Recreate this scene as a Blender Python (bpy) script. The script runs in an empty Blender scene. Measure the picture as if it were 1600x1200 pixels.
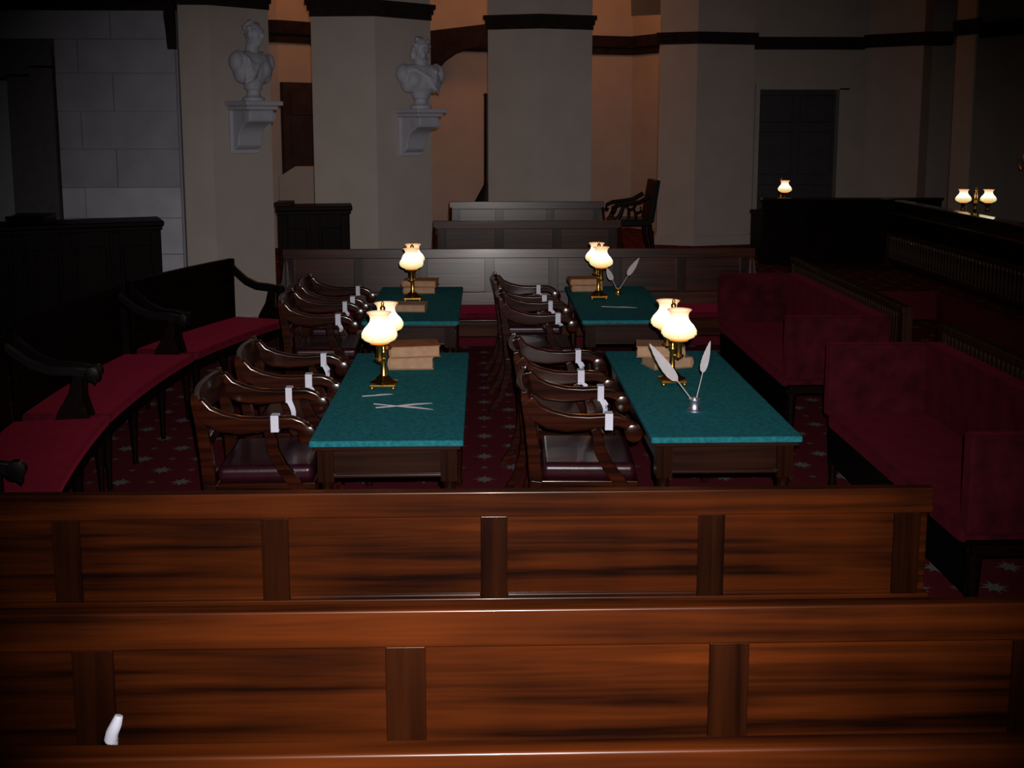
import bpy, bmesh, math, random
from mathutils import Vector, Matrix
random.seed(7)
R = math.radians
SC = bpy.context.scene
COL = SC.collection

# ------------------------------------------------------------------ camera
H = 2.06                    # lens height above the carpet of the well
FPX = 1700.0                # focal length in pixels of the 1600 x 1200 frame
PITCH, YAW = 8.0, -1.5
SHIFT = 600 - 190 - FPX * math.tan(R(PITCH))   # the frame is a lower crop of a less tilted view (px)
cam_d = bpy.data.cameras.new('camera')
cam_d.sensor_width = 36.0
cam_d.lens = 36.0 * FPX / 1600.0
cam_d.clip_end = 100
cam_d.shift_y = -SHIFT / 1600.0
cam = bpy.data.objects.new('camera', cam_d)
cam.location = (0, 0, H)
cam.rotation_euler = (R(90 - PITCH), 0, R(YAW))
COL.objects.link(cam)
SC.camera = cam
CM = Matrix.Rotation(R(YAW), 3, 'Z') @ Matrix.Rotation(R(90 - PITCH), 3, 'X')

def ray(px, py):
    return (CM @ Vector(((px - 800) / FPX, (600 - SHIFT - py) / FPX, -1.0)))
def G(px, py, z=0.0):       # where the sight line meets the level z
    d = ray(px, py); t = (z - H) / d.z
    return Vector((d.x * t, d.y * t, z))
def F(px, py, Y):           # where the sight line meets the distance Y
    d = ray(px, py); t = Y / d.y
    return Vector((d.x * t, Y, H + d.z * t))

# ------------------------------------------------------------------ world, flash, warm lamps of the passage
w = bpy.data.worlds.new('world'); SC.world = w; w.use_nodes = True
w.node_tree.nodes['Background'].inputs[0].default_value = (0.5, 0.55, 0.7, 1)
w.node_tree.nodes['Background'].inputs[1].default_value = 0.0

def light(name, kind, loc, energy, color, radius=0.05):
    l = bpy.data.lights.new(name, kind); l.energy = energy; l.color = color
    l.shadow_soft_size = radius
    o = bpy.data.objects.new(name, l); o.location = loc; COL.objects.link(o)
    return o
# the photographer's flash, a hand's breadth above the lens
fl = light('camera_flash_offscreen', 'SPOT', (0.045, 0.0, H + 0.075), 1000, (1.0, 0.95, 0.93), 0.012)
fl.data.spot_size = R(63); fl.data.spot_blend = 1.0
fl.rotation_euler = (Vector(F(790, 590, 8)) - fl.location).to_track_quat('-Z', 'Y').to_euler()
# warm lamps high up in the passage behind the piers
for x, y, e in ((-2.1, 13.9, 20), (0.05, 15.1, 23), (2.0, 16.0, 25)):
    light('passage_lamp_offscreen', 'POINT', (x, y, 4.25), e, (1.0, 0.34, 0.075), 0.25)

SC.view_settings.view_transform = 'Standard'
SC.view_settings.look = 'None'
SC.view_settings.exposure = 0.0
SC.view_settings.gamma = 1.0
SC.view_settings.use_curve_mapping = False

# ------------------------------------------------------------------ materials
MATS = {}
def newmat(name):
    m = bpy.data.materials.new(name); m.use_nodes = True
    MATS[name] = m
    return m, m.node_tree.nodes, m.node_tree.links, m.node_tree.nodes['Principled BSDF']

def wood(name, axis, dark, light_, rough=0.3, scale=1.0, coat=0.4):
    m, n, l, p = newmat(name)
    tc = n.new('ShaderNodeTexCoord'); mp = n.new('ShaderNodeMapping')
    s = {'X': (1.0, 26, 26), 'Y': (26, 1.0, 26), 'Z': (26, 26, 1.0)}[axis]
    mp.inputs['Scale'].default_value = tuple(v * scale for v in s)
    l.new(tc.outputs['Object'], mp.inputs[0])
    nz = n.new('ShaderNodeTexNoise'); nz.inputs['Scale'].default_value = 1.0
    nz.inputs['Detail'].default_value = 8; nz.inputs['Distortion'].default_value = 0.35
    l.new(mp.outputs[0], nz.inputs['Vector'])
    big = n.new('ShaderNodeTexNoise'); big.inputs['Scale'].default_value = 2.3 * scale
    big.inputs['Detail'].default_value = 2
    l.new(tc.outputs['Object'], big.inputs['Vector'])
    ad = n.new('ShaderNodeMath'); ad.operation = 'MULTIPLY_ADD'
    ad.inputs[1].default_value = 0.7; 
    l.new(nz.outputs['Fac'], ad.inputs[0])
    m2 = n.new('ShaderNodeMath'); m2.operation = 'MULTIPLY'; m2.inputs[1].default_value = 0.3
    l.new(big.outputs['Fac'], m2.inputs[0]); l.new(m2.outputs[0], ad.inputs[2])
    cr = n.new('ShaderNodeValToRGB')
    cr.color_ramp.elements[0].position = 0.36; cr.color_ramp.elements[0].color = (*dark, 1)
    cr.color_ramp.elements[1].position = 0.66; cr.color_ramp.elements[1].color = (*light_, 1)
    l.new(ad.outputs[0], cr.inputs[0]); l.new(cr.outputs[0], p.inputs['Base Color'])
    p.inputs['Roughness'].default_value = rough
    p.inputs['Coat Weight'].default_value = coat
    p.inputs['Coat Roughness'].default_value = 0.12
    bp = n.new('ShaderNodeBump'); bp.inputs['Strength'].default_value = 0.05
    bp.inputs['Distance'].default_value = 0.01
    l.new(nz.outputs['Fac'], bp.inputs['Height']); l.new(bp.outputs[0], p.inputs['Normal'])
    return m

def plain(name, col, rough=0.6, metal=0.0, noise=0.0, nscale=20.0, bump=0.0, sheen=0.0, coat=0.0):
    m, n, l, p = newmat(name)
    p.inputs['Roughness'].default_value = rough; p.inputs['Metallic'].default_value = metal
    p.inputs['Coat Weight'].default_value = coat
    if sheen:
        p.inputs['Sheen Weight'].default_value = sheen
        p.inputs['Sheen Tint'].default_value = (*[min(1, c / max(col) * 0.8) for c in col], 1)
    tc = n.new('ShaderNodeTexCoord'); nz = n.new('ShaderNodeTexNoise')
    nz.inputs['Scale'].default_value = nscale; nz.inputs['Detail'].default_value = 4
    l.new(tc.outputs['Object'], nz.inputs['Vector'])
    cr = n.new('ShaderNodeValToRGB')
    cr.color_ramp.elements[0].position = 0.3; cr.color_ramp.elements[1].position = 0.7
    cr.color_ramp.elements[0].color = (*[c * (1 - noise) for c in col], 1)
    cr.color_ramp.elements[1].color = (*[min(1, c * (1 + noise)) for c in col], 1)
    l.new(nz.outputs['Fac'], cr.inputs[0]); l.new(cr.outputs[0], p.inputs['Base Color'])
    if bump:
        bp = n.new('ShaderNodeBump'); bp.inputs['Strength'].default_value = bump
        bp.inputs['Distance'].default_value = 0.01
        l.new(nz.outputs['Fac'], bp.inputs['Height']); l.new(bp.outputs[0], p.inputs['Normal'])
    return m

DK, LT = (0.007, 0.0015, 0.0005), (0.072, 0.014, 0.0020)
WX = wood('mahogany_grain_across', 'X', DK, LT)
WY = wood('mahogany_grain_along', 'Y', DK, LT)
WZ = wood('mahogany_grain_upright', 'Z', (0.005, 0.0012, 0.0005), (0.026, 0.006, 0.0014))
WT = wood('table_mahogany', 'X', (0.004, 0.001, 0.0006), (0.028, 0.008, 0.004))
WTY = wood('table_mahogany_along', 'Y', (0.004, 0.001, 0.0006), (0.028, 0.008, 0.004))
WC = wood('chair_mahogany', 'X', (0.005, 0.001, 0.0005), (0.048, 0.009, 0.003), 0.2, 1.5, 0.4)
WD = wood('dark_walnut', 'X', (0.002, 0.0007, 0.0004), (0.008, 0.0025, 0.001), 0.5, coat=0.0)
WD.node_tree.nodes['Principled BSDF'].inputs['Specular IOR Level'].default_value = 0.25
WDZ = wood('dark_walnut_upright', 'Z', (0.002, 0.0007, 0.0004), (0.008, 0.0025, 0.001), 0.5, coat=0.0)
WDZ.node_tree.nodes['Principled BSDF'].inputs['Specular IOR Level'].default_value = 0.2
WDL = wood('walnut_stile', 'Z', (0.01, 0.0035, 0.0016), (0.045, 0.016, 0.007), 0.5, coat=0.0)
CLOTH = plain('teal_baize', (0.013, 0.135, 0.160), 0.95, noise=0.3, nscale=60, bump=0.1)
VELVET = plain('crimson_velvet', (0.085, 0.0045, 0.011), 0.85, noise=0.3, nscale=14, bump=0.15, sheen=0.3)
DAMASK = plain('deep_red_damask', (0.045, 0.0035, 0.008), 0.85, noise=0.45, nscale=9, bump=0.15, sheen=0.12)
LEATHER = plain('oxblood_leather', (0.024, 0.003, 0.008), 0.33, noise=0.2, nscale=25, bump=0.08, coat=0.15)
BRASS = plain('polished_brass', (0.85, 0.47, 0.11), 0.27, 1.0, noise=0.05)
SILVER = plain('pewter', (0.75, 0.77, 0.92), 0.38, 1.0, noise=0.05)
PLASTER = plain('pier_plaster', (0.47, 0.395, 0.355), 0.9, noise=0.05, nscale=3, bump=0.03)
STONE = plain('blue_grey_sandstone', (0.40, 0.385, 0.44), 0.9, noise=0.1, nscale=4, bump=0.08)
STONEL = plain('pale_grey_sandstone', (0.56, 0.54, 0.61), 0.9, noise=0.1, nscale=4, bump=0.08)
MORTAR = plain('mortar', (0.34, 0.33, 0.38), 0.95)
CORN = plain('brown_cornice', (0.022, 0.013, 0.012), 0.8, noise=0.3, nscale=8)
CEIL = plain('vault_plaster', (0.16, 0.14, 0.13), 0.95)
MARBLE = plain('white_marble', (0.47, 0.46, 0.53), 0.6, noise=0.06, nscale=9)
RIBBON = plain('white_ribbon_silk', (0.66, 0.66, 0.78), 0.6, noise=0.03)
PAGES = plain('book_pages', (0.36, 0.22, 0.13), 0.9, noise=0.12, nscale=40)
COVER = plain('tan_calf_cover', (0.34, 0.105, 0.035), 0.6, noise=0.25, nscale=14)
COVER2 = plain('pale_calf_cover', (0.33, 0.18, 0.095), 0.7, noise=0.2, nscale=14)
BOOKLBL = plain('dark_spine_label', (0.12, 0.07, 0.05), 0.7)
FEATHER = plain('goose_feather', (0.45, 0.42, 0.44), 0.8, noise=0.08, nscale=50)
BLACKW = plain('ebonised_wood', (0.004, 0.003, 0.003), 0.4, noise=0.2, coat=0.1)
DOORW = plain('painted_dark_door', (0.045, 0.03, 0.028), 0.6, noise=0.2, nscale=6)
DOORR = plain('grey_door', (0.035, 0.03, 0.032), 0.6, noise=0.2, nscale=6)
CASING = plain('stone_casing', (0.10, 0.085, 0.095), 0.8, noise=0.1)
PALEDOOR = plain('pale_door', (0.30, 0.31, 0.31), 0.8, noise=0.05)
IRON = plain('black_iron', (0.01, 0.008, 0.008), 0.5, 0.3)

def spec(m, v):
    m.node_tree.nodes['Principled BSDF'].inputs['Specular IOR Level'].default_value = v
spec(WX, 0.25); spec(WZ, 0.2)
for _m in (WX, WZ): _m.node_tree.nodes['Principled BSDF'].inputs['Coat Weight'].default_value = 0.18
spec(WD, 0.06); spec(WDZ, 0.05); spec(WDL, 0.1); spec(WT, 0.3); spec(WTY, 0.3)
spec(DAMASK, 0.08); spec(CLOTH, 0.1); spec(VELVET, 0.1); spec(BLACKW, 0.15); spec(DOORW, 0.1)
for _m in (PLASTER, STONE, STONEL, CORN, CEIL): spec(_m, 0.1)
def carpet():
    m, n, l, p = newmat('red_star_carpet')
    def M(op, a, b=None, c=None):
        x = n.new('ShaderNodeMath'); x.operation = op
        for i, v in enumerate((a, b, c)):
            if v is None: continue
            if isinstance(v, (int, float)): x.inputs[i].default_value = v
            else: l.new(v, x.inputs[i])
        return x.outputs[0]
    tc = n.new('ShaderNodeTexCoord'); sx = n.new('ShaderNodeSeparateXYZ')
    l.new(tc.outputs['Object'], sx.inputs[0])
    PX, PY = 0.35, 0.44
    nz = n.new('ShaderNodeTexNoise'); nz.inputs['Scale'].default_value = 70; nz.inputs['Detail'].default_value = 3
    l.new(tc.outputs['Object'], nz.inputs['Vector'])
    wob = M('MULTIPLY', M('SUBTRACT', nz.outputs['Fac'], 0.5), 0.02)
    def star(ox, oy, r):
        dx = M('MULTIPLY', M('ABSOLUTE', M('SUBTRACT', M('FRACT', M('ADD', M('DIVIDE', M('ADD', sx.outputs[0], wob), PX), ox + 0.5)), 0.5)), PX)
        dy = M('MULTIPLY', M('ABSOLUTE', M('SUBTRACT', M('FRACT', M('ADD', M('DIVIDE', M('ADD', sx.outputs[1], wob), PY), oy + 0.5)), 0.5)), PY)
        ast = M('LESS_THAN', M('ADD', M('SQRT', dx), M('SQRT', dy)), math.sqrt(r) * 1.12)
        a = M('ABSOLUTE', M('SUBTRACT', dx, dy)); b = M('ADD', dx, dy)
        ast2 = M('LESS_THAN', M('ADD', M('SQRT', a), M('SQRT', b)), math.sqrt(r) * 1.25)
        return M('MAXIMUM', ast, ast2)
    big = M('MAXIMUM', star(0, 0.13, 0.068), star(0.5, 0.63, 0.068))
    sml = M('MAXIMUM', star(0, 0.63, 0.03), star(0.5, 0.13, 0.03))
    fac = M('ADD', M('MULTIPLY', big, 0.75), M('MULTIPLY', sml, 0.4))
    ge = n.new('ShaderNodeNewGeometry'); sn = n.new('ShaderNodeSeparateXYZ')   # stars lie on the treads, step fronts are plain
    l.new(ge.outputs['Normal'], sn.inputs[0])
    fac = M('MULTIPLY', fac, M('GREATER_THAN', sn.outputs[2], 0.5))
    mx = n.new('ShaderNodeMix'); mx.data_type = 'RGBA'
    mx.inputs['A'].default_value = (0.10, 0.0085, 0.016, 1); mx.inputs['B'].default_value = (0.17, 0.195, 0.185, 1)
    l.new(fac, mx.inputs['Factor'])
    mul = n.new('ShaderNodeMix'); mul.data_type = 'RGBA'; mul.blend_type = 'MULTIPLY'
    mul.inputs['Factor'].default_value = 0.7
    l.new(mx.outputs['Result'], mul.inputs['A']); l.new(nz.outputs['Fac'], mul.inputs['B'])
    gm = n.new('ShaderNodeMix'); gm.data_type = 'RGBA'; gm.blend_type = 'MULTIPLY'; gm.inputs['Factor'].default_value = 1
    gm.inputs['B'].default_value = (1.5, 1.5, 1.5, 1)
    l.new(mul.outputs['Result'], gm.inputs['A'])
    l.new(gm.outputs['Result'], p.inputs['Base Color'])
    p.inputs['Roughness'].default_value = 0.95; p.inputs['Specular IOR Level'].default_value = 0.1
    return m
CARPET = carpet()

def glow():
    m, n, l, p = newmat('lit_lamp_glass')
    tc = n.new('ShaderNodeTexCoord'); sx = n.new('ShaderNodeSeparateXYZ')
    l.new(tc.outputs['Generated'], sx.inputs[0])
    cr = n.new('ShaderNodeValToRGB'); e = cr.color_ramp.elements
    e[0].position = 0.0; e[0].color = (1.0, 0.48, 0.08, 1)
    e[1].position = 1.0; e[1].color = (1.0, 0.42, 0.17, 1)
    for pos, c in ((0.10, (1.0, 0.72, 0.22, 1)), (0.28, (0.97, 0.88, 0.48, 1)), (0.5, (1.0, 0.96, 0.82, 1)), (0.7, (1.0, 0.92, 0.70, 1)), (0.88, (1.0, 0.66, 0.36, 1))):
        x = e.new(pos); x.color = c
    l.new(sx.outputs[2], cr.inputs[0])
    st = n.new('ShaderNodeValToRGB'); q = st.color_ramp.elements
    q[0].position = 0.0; q[0].color = (.36, .36, .36, 1); q[1].position = 1.0; q[1].color = (.3, .3, .3, 1)
    for pos, v in ((0.2, .40), (0.35, .50), (0.52, .95), (0.72, .7), (0.9, .42)):
        x = q.new(pos); x.color = (v, v, v, 1)
    l.new(sx.outputs[2], st.inputs[0])
    mt = n.new('ShaderNodeMath'); mt.operation = 'MULTIPLY'; mt.inputs[1].default_value = 1.8
    l.new(st.outputs[0], mt.inputs[0])
    l.new(cr.outputs[0], p.inputs['Emission Color']); l.new(mt.outputs[0], p.inputs['Emission Strength'])
    p.inputs['Base Color'].default_value = (0.8, 0.72, 0.55, 1); p.inputs['Roughness'].default_value = 0.35
    return m
GLOW = glow()
ETCH = plain('etched_mark', (0.5, 0.42, 0.2), 0.6)
_p = ETCH.node_tree.nodes['Principled BSDF']; _p.inputs['Emission Color'].default_value = (0.9, 0.65, 0.25, 1); _p.inputs['Emission Strength'].default_value = 0.75

# ------------------------------------------------------------------ mesh tools
class MB:
    def __init__(s): s.v = []; s.f = []
    def add(s, vs, fs):
        o = len(s.v); s.v += [tuple(v) for v in vs]; s.f += [tuple(i + o for i in f) for f in fs]; return s
    def box(s, x0, x1, y0, y1, z0, z1):
        vs = [(x, y, z) for x in (x0, x1) for y in (y0, y1) for z in (z0, z1)]
        return s.add(vs, [(0, 1, 3, 2), (4, 6, 7, 5), (0, 4, 5, 1), (2, 3, 7, 6), (0, 2, 6, 4), (1, 5, 7, 3)])
    def prism(s, poly, a, b, axis='y'):
        # poly: 2-D outline; axis: direction of extrusion from a to b
        mk = {'y': lambda p, t: (p[0], t, p[1]), 'x': lambda p, t: (t, p[0], p[1]), 'z': lambda p, t: (p[0], p[1], t)}[axis]
        n = len(poly)
        vs = [mk(p, a) for p in poly] + [mk(p, b) for p in poly]
        fs = [tuple(range(n)), tuple(range(2 * n - 1, n - 1, -1))]
        fs += [(i, i + n, (i + 1) % n + n, (i + 1) % n) for i in range(n)]
        return s.add(vs, fs)
    def lathe(s, prof, n=20, c=(0, 0, 0), axis='z'):
        vs = []
        for r, z in prof:
            for k in range(n):
                a = 2 * math.pi * k / n
                p = (r * math.cos(a), r * math.sin(a), z)
                if axis == 'y': p = (p[0], p[2], p[1])
                if axis == 'x': p = (p[2], p[0], p[1])
                vs.append((p[0] + c[0], p[1] + c[1], p[2] + c[2]))
        m = len(prof)
        fs = [(i * n + k, i * n + (k + 1) % n, (i + 1) * n + (k + 1) % n, (i + 1) * n + k) for i in range(m - 1) for k in range(n)]
        fs += [tuple(range(n - 1, -1, -1)), tuple((m - 1) * n + k for k in range(n))]
        return s.add(vs, fs)
    def tube(s, pts, rad, n=8, flat=1.0):
        pts = [Vector(p) for p in pts]
        if isinstance(rad, (int, float)): rad = [rad] * len(pts)
        vs = []
        for i, p in enumerate(pts):
            d = (pts[min(i + 1, len(pts) - 1)] - pts[max(i - 1, 0)]).normalized()
            u = d.cross(Vector((0, 0, 1)))
            if u.length < 0.1: u = d.cross(Vector((0, 1, 0)))
            u.normalize(); v = u.cross(d)
            for k in range(n):
                a = 2 * math.pi * k / n
                vs.append(p + u * math.cos(a) * rad[i] * flat + v * math.sin(a) * rad[i])
        m = len(pts)
        fs = [(i * n + k, i * n + (k + 1) % n, (i + 1) * n + (k + 1) % n, (i + 1) * n + k) for i in range(m - 1) for k in range(n)]
        fs += [tuple(range(n - 1, -1, -1)), tuple((m - 1) * n + k for k in range(n))]
        return s.add(vs, fs)
    def ribbon(s, path, y0, y1):
        # path: (x, z, height) stations; board on edge between y0 and y1
        vs = []
        for i, (x, z, h) in enumerate(path):
            a = path[max(i - 1, 0)]; b = path[min(i + 1, len(path) - 1)]
            dx, dz = b[0] - a[0], b[1] - a[1]; q = math.hypot(dx, dz) or 1
            nx, nz = -dz / q, dx / q
            if nz < 0 and False: nx, nz = -nx, -nz
            for (px, pz) in ((x, z), (x - nx * h, z - nz * h)):
                vs += [(px, y0, pz), (px, y1, pz)]
        fs = []
        for i in range(len(path) - 1):
            o = 4 * i; p = o + 4
            fs += [(o, o + 1, p + 1, p), (o + 2, p + 2, p + 3, o + 3), (o, p, p + 2, o + 2), (o + 1, o + 3, p + 3, p + 1)]
        e = 4 * (len(path) - 1)
        fs += [(0, 2, 3, 1), (e, e + 1, e + 3, e + 2)]
        return s.add(vs, fs)
    def ball(s, c, r, nu=14, nv=9):
        r = (r, r, r) if isinstance(r, (int, float)) else r
        vs = [(c[0], c[1], c[2] - r[2])]
        for i in range(1, nv):
            t = math.pi * i / nv
            for k in range(nu):
                a = 2 * math.pi * k / nu
                vs.append((c[0] + r[0] * math.sin(t) * math.cos(a), c[1] + r[1] * math.sin(t) * math.sin(a), c[2] - r[2] * math.cos(t)))
        vs.append((c[0], c[1], c[2] + r[2]))
        fs = [(0, 1 + (k + 1) % nu, 1 + k) for k in range(nu)]
        for i in range(nv - 2):
            for k in range(nu):
                a, b = 1 + i * nu + k, 1 + i * nu + (k + 1) % nu
                fs.append((a, b, b + nu, a + nu))
        L = len(vs) - 1; o = 1 + (nv - 2) * nu
        fs += [(o + k, o + (k + 1) % nu, L) for k in range(nu)]
        return s.add(vs, fs)
    def mesh(s, name, mat, smooth=False):
        me = bpy.data.meshes.new(name); me.from_pydata(s.v, [], s.f)
        bm = bmesh.new(); bm.from_mesh(me); bmesh.ops.recalc_face_normals(bm, faces=bm.faces); bm.to_mesh(me); bm.free()
        me.materials.append(mat)
        if smooth:
            for p in me.polygons: p.use_smooth = True
        return me
    def build(s, name, mat, parent=None, smooth=False, bevel=0.0, seg=2, sub=0):
        o = bpy.data.objects.new(name, s.mesh(name, mat, smooth)); COL.objects.link(o)
        if parent: o.parent = parent
        if bevel:
            b = o.modifiers.new('bevel', 'BEVEL'); b.width = bevel; b.segments = seg; b.limit_method = 'ANGLE'; b.angle_limit = R(40)
            if seg > 1:
                for p in o.data.polygons: p.use_smooth = True
                b.harden_normals = True
        if sub:
            d = o.modifiers.new('sub', 'SUBSURF'); d.levels = sub; d.render_levels = sub
        if smooth and not sub and not bevel:
            try: o.data.set_sharp_from_angle(angle=R(50))
            except Exception: pass
        return o

def box(name, mat, parent, x0, x1, y0, y1, z0, z1, bevel=0.0, seg=2):
    return MB().box(x0, x1, y0, y1, z0, z1).build(name, mat, parent, bevel=bevel, seg=seg)
def tag(o, label, cat, group=None):
    o['label'] = label; o['category'] = cat
    if group: o['group'] = group
    return o
def thing(name, label, cat, loc=(0, 0, 0), rz=0.0, group=None):
    o = bpy.data.objects.new(name, None); o.empty_display_size = 0.1; COL.objects.link(o)
    o.location = loc; o.rotation_euler = (0, 0, rz)
    return tag(o, label, cat, group)
def struct(o, label=None):
    o['kind'] = 'structure'
    if label: o['label'] = label
    return o
def kids(o): return [c for c in COL.objects if c.parent == o]
def copy_tree(o, parent=None):
    ch = kids(o)
    c = o.copy(); COL.objects.link(c); c.parent = parent
    for k in ch: copy_tree(k, c)
    return c
def place_copy(o, loc, rz, label, group=None):
    c = copy_tree(o); c.location = loc; c.rotation_euler = (0, 0, rz); c['label'] = label
    if group: c['group'] = group
    return c

# ------------------------------------------------------------------ floor and tiers
def slab(name, x0, x1, y0, y1, z0, z1, mat=CARPET, label=None):
    return struct(box(name, mat, None, x0, x1, y0, y1, z0, z1), label)
slab('floor', -12, 12, 3.0, 22, -0.2, 0.0, label='dark red star-patterned carpet of the sunken well')
slab('floor_near_tier', -12, 12, -2.0, 3.0, -0.2, 0.14, label='carpeted step under the near benches')
slab('floor_near_tier_upper', -12, 12, -2.0, 1.95, 0.14, 0.27, label='upper carpeted step')
slab('floor_far_tier', -1.55, 3.2, 9.9, 11.15, 0.0, 0.15, label='carpeted step behind the far bench')
slab('floor_far_tier_upper', -6, 2.9, 11.15, 22, 0.0, 0.30, label='raised floor between the piers')
slab('floor_far_tier_right', 2.9, 12, 11.15, 22, 0.0, 0.30, label='carpeted raised floor before the right door')
slab('floor_judges_platform', 4.75, 9.5, 8.3, 11.15, 0.0, 0.30, label='raised platform of the long desk')

# ------------------------------------------------------------------ walls and piers
ZC0, ZC1 = 3.135, 3.30
def wall_poly(name, poly, z0, z1, mat):
    return struct(MB().prism(poly, z0, z1, 'z').build(name, mat))
def offset_poly(pts, d, closed=True):
    c = Vector((sum(p[0] for p in pts) / len(pts), sum(p[1] for p in pts) / len(pts)))
    out = []
    n = len(pts)
    for i in range(n):
        p = Vector(pts[i]); a = (p - Vector(pts[i - 1])).normalized(); b = (Vector(pts[(i + 1) % n]) - p).normalized()
        na = Vector((a.y, -a.x)); nb = Vector((b.y, -b.x))
        if (p - c).dot(na) < 0: na = -na
        if (p - c).dot(nb) < 0: nb = -nb
        k = (na + nb); k = k / max(0.25, k.dot(na))
        q = p + k * d; out.append((q.x, q.y))
    return out
trim_n = [0]
def cornice(pts):
    trim_n[0] += 1
    t = struct(MB().prism(offset_poly(pts, 0.012), ZC0, ZC0 + 0.06, 'z').prism(offset_poly(pts, 0.03), ZC0 + 0.06, ZC0 + 0.115, 'z')
           .prism(offset_poly(pts, 0.05), ZC0 + 0.115, ZC1, 'z').build('trim_%d' % trim_n[0], CORN))
    return t
def pier(n, pts, mat, z0=0.0, base=True):
    wall_poly('wall_pier_%d' % n, pts, z0, 5.2, mat)
    cornice(pts)
    if base:
        trim_n[0] += 1
        struct(MB().prism(offset_poly(pts, 0.03), z0, z0 + 0.14, 'z').build('trim_%d' % trim_n[0], mat))

def X(px, Y): return F(px, 300, Y).x
c1 = (X(336, 10.45), 10.45); c2 = (X(590, 11.5), 11.5); c3 = (X(842, 12.95), 12.95); c4 = (X(1085, 15.4), 15.4)
p1 = [c1, (X(427, 10.9), 10.9), (X(427, 10.9) - 0.35, 11.6), (X(289, 10.44), 11.6), (X(289, 10.44), 10.44)]
p2 = [c2, (X(675, 12.0), 12.0), (X(675, 12.0) - 0.35, 12.7), (X(492, 11.56) + 0.12, 12.7), (X(492, 11.56), 11.56)]
p3 = [c3, (X(923, 13.15), 13.15), (X(923, 13.15) - 0.06, 14.0), (X(763, 13.15) + 0.15, 14.0), (X(763, 13.15), 13.15)]
p4 = [c4, (X(1172, 15.6), 15.6), (X(1172, 15.6) + 0.02, 16.6), (X(1027, 15.6) + 0.15, 16.6), (X(1027, 15.6), 15.6)]
pier(1, p1, PLASTER); pier(2, p2, PLASTER); pier(3, p3, PLASTER, 0.3); pier(4, p4, PLASTER, 0.3)

# left stone wall: courses of separate blocks around a doorway
YL = 10.95
xl1 = X(286, YL); xd = X(97, YL)
struct(MB().box(-9.0, xl1 - 0.005, YL + 0.03, YL + 0.5, 2.86, 5.2).box(xd, xl1 - 0.005, YL + 0.03, YL + 0.5, 0, 2.86)
       .box(-9.0, -5.9, YL + 0.03, YL + 0.5, 0, 2.86).build('wall_left', MORTAR), 'blue-grey ashlar wall left of the first pier')
wl = bpy.data.objects['wall_left']
zs = [0.0, 0.37, 0.74, 1.105, 1.41, 1.79, 2.16, 2.53, 2.86, 3.135]
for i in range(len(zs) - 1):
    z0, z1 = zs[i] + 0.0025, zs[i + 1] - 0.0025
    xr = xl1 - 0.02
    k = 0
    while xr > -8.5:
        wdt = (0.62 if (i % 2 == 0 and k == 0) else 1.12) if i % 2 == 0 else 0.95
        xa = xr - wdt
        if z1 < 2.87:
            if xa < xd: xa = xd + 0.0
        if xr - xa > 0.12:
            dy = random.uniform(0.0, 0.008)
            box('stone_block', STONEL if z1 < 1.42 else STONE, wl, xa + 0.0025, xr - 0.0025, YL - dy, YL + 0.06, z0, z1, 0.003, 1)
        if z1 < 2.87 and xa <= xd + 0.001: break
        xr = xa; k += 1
trim_n[0] += 1
struct(MB().box(-9, xl1, YL - 0.06, YL + 0.1, ZC0, ZC0 + 0.07).box(-9, xl1, YL - 0.12, YL + 0.1, ZC0 + 0.07, ZC1).build('trim_%d' % trim_n[0], CORN))
# small corbel where the wall meets the pier
trim_n[0] += 1
struct(MB().prism([(YL, 3.13), (YL - 0.10, 3.13), (YL - 0.10, 3.06), (YL - 0.06, 2.95), (YL - 0.02, 2.78), (YL, 2.76)], xl1 - 0.09, xl1 + 0.0, 'x').build('trim_%d' % trim_n[0], CORN))
# doorway in the left wall
d1 = struct(box('door_1', PALEDOOR, None, -5.9, X(27, YL + 0.1), YL + 0.14, YL + 0.2, 0, F(15, 126, YL + .14).z), 'pale door standing in a dark stone frame')
for zz in ((0.25, 1.05), (1.2, 2.3)):
    box('door_panel', PALEDOOR, d1, -5.75, X(27, YL) - 0.12, YL + 0.125, YL + 0.145, *zz, 0.01)
trim_n[0] += 1
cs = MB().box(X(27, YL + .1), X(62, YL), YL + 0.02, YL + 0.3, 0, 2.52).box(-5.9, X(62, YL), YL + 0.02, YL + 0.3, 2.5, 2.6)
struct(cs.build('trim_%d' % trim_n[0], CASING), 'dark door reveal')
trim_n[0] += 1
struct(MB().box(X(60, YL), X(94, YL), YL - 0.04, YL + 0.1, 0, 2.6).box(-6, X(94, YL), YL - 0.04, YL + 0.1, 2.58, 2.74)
       .box(-6, X(97, YL), YL - 0.07, YL + 0.1, 2.74, 2.79).box(-6, X(97, YL), YL + 0.02, YL + 0.5, 2.7, 2.87).build('trim_%d' % trim_n[0], CASING), 'stone door casing')

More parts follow.
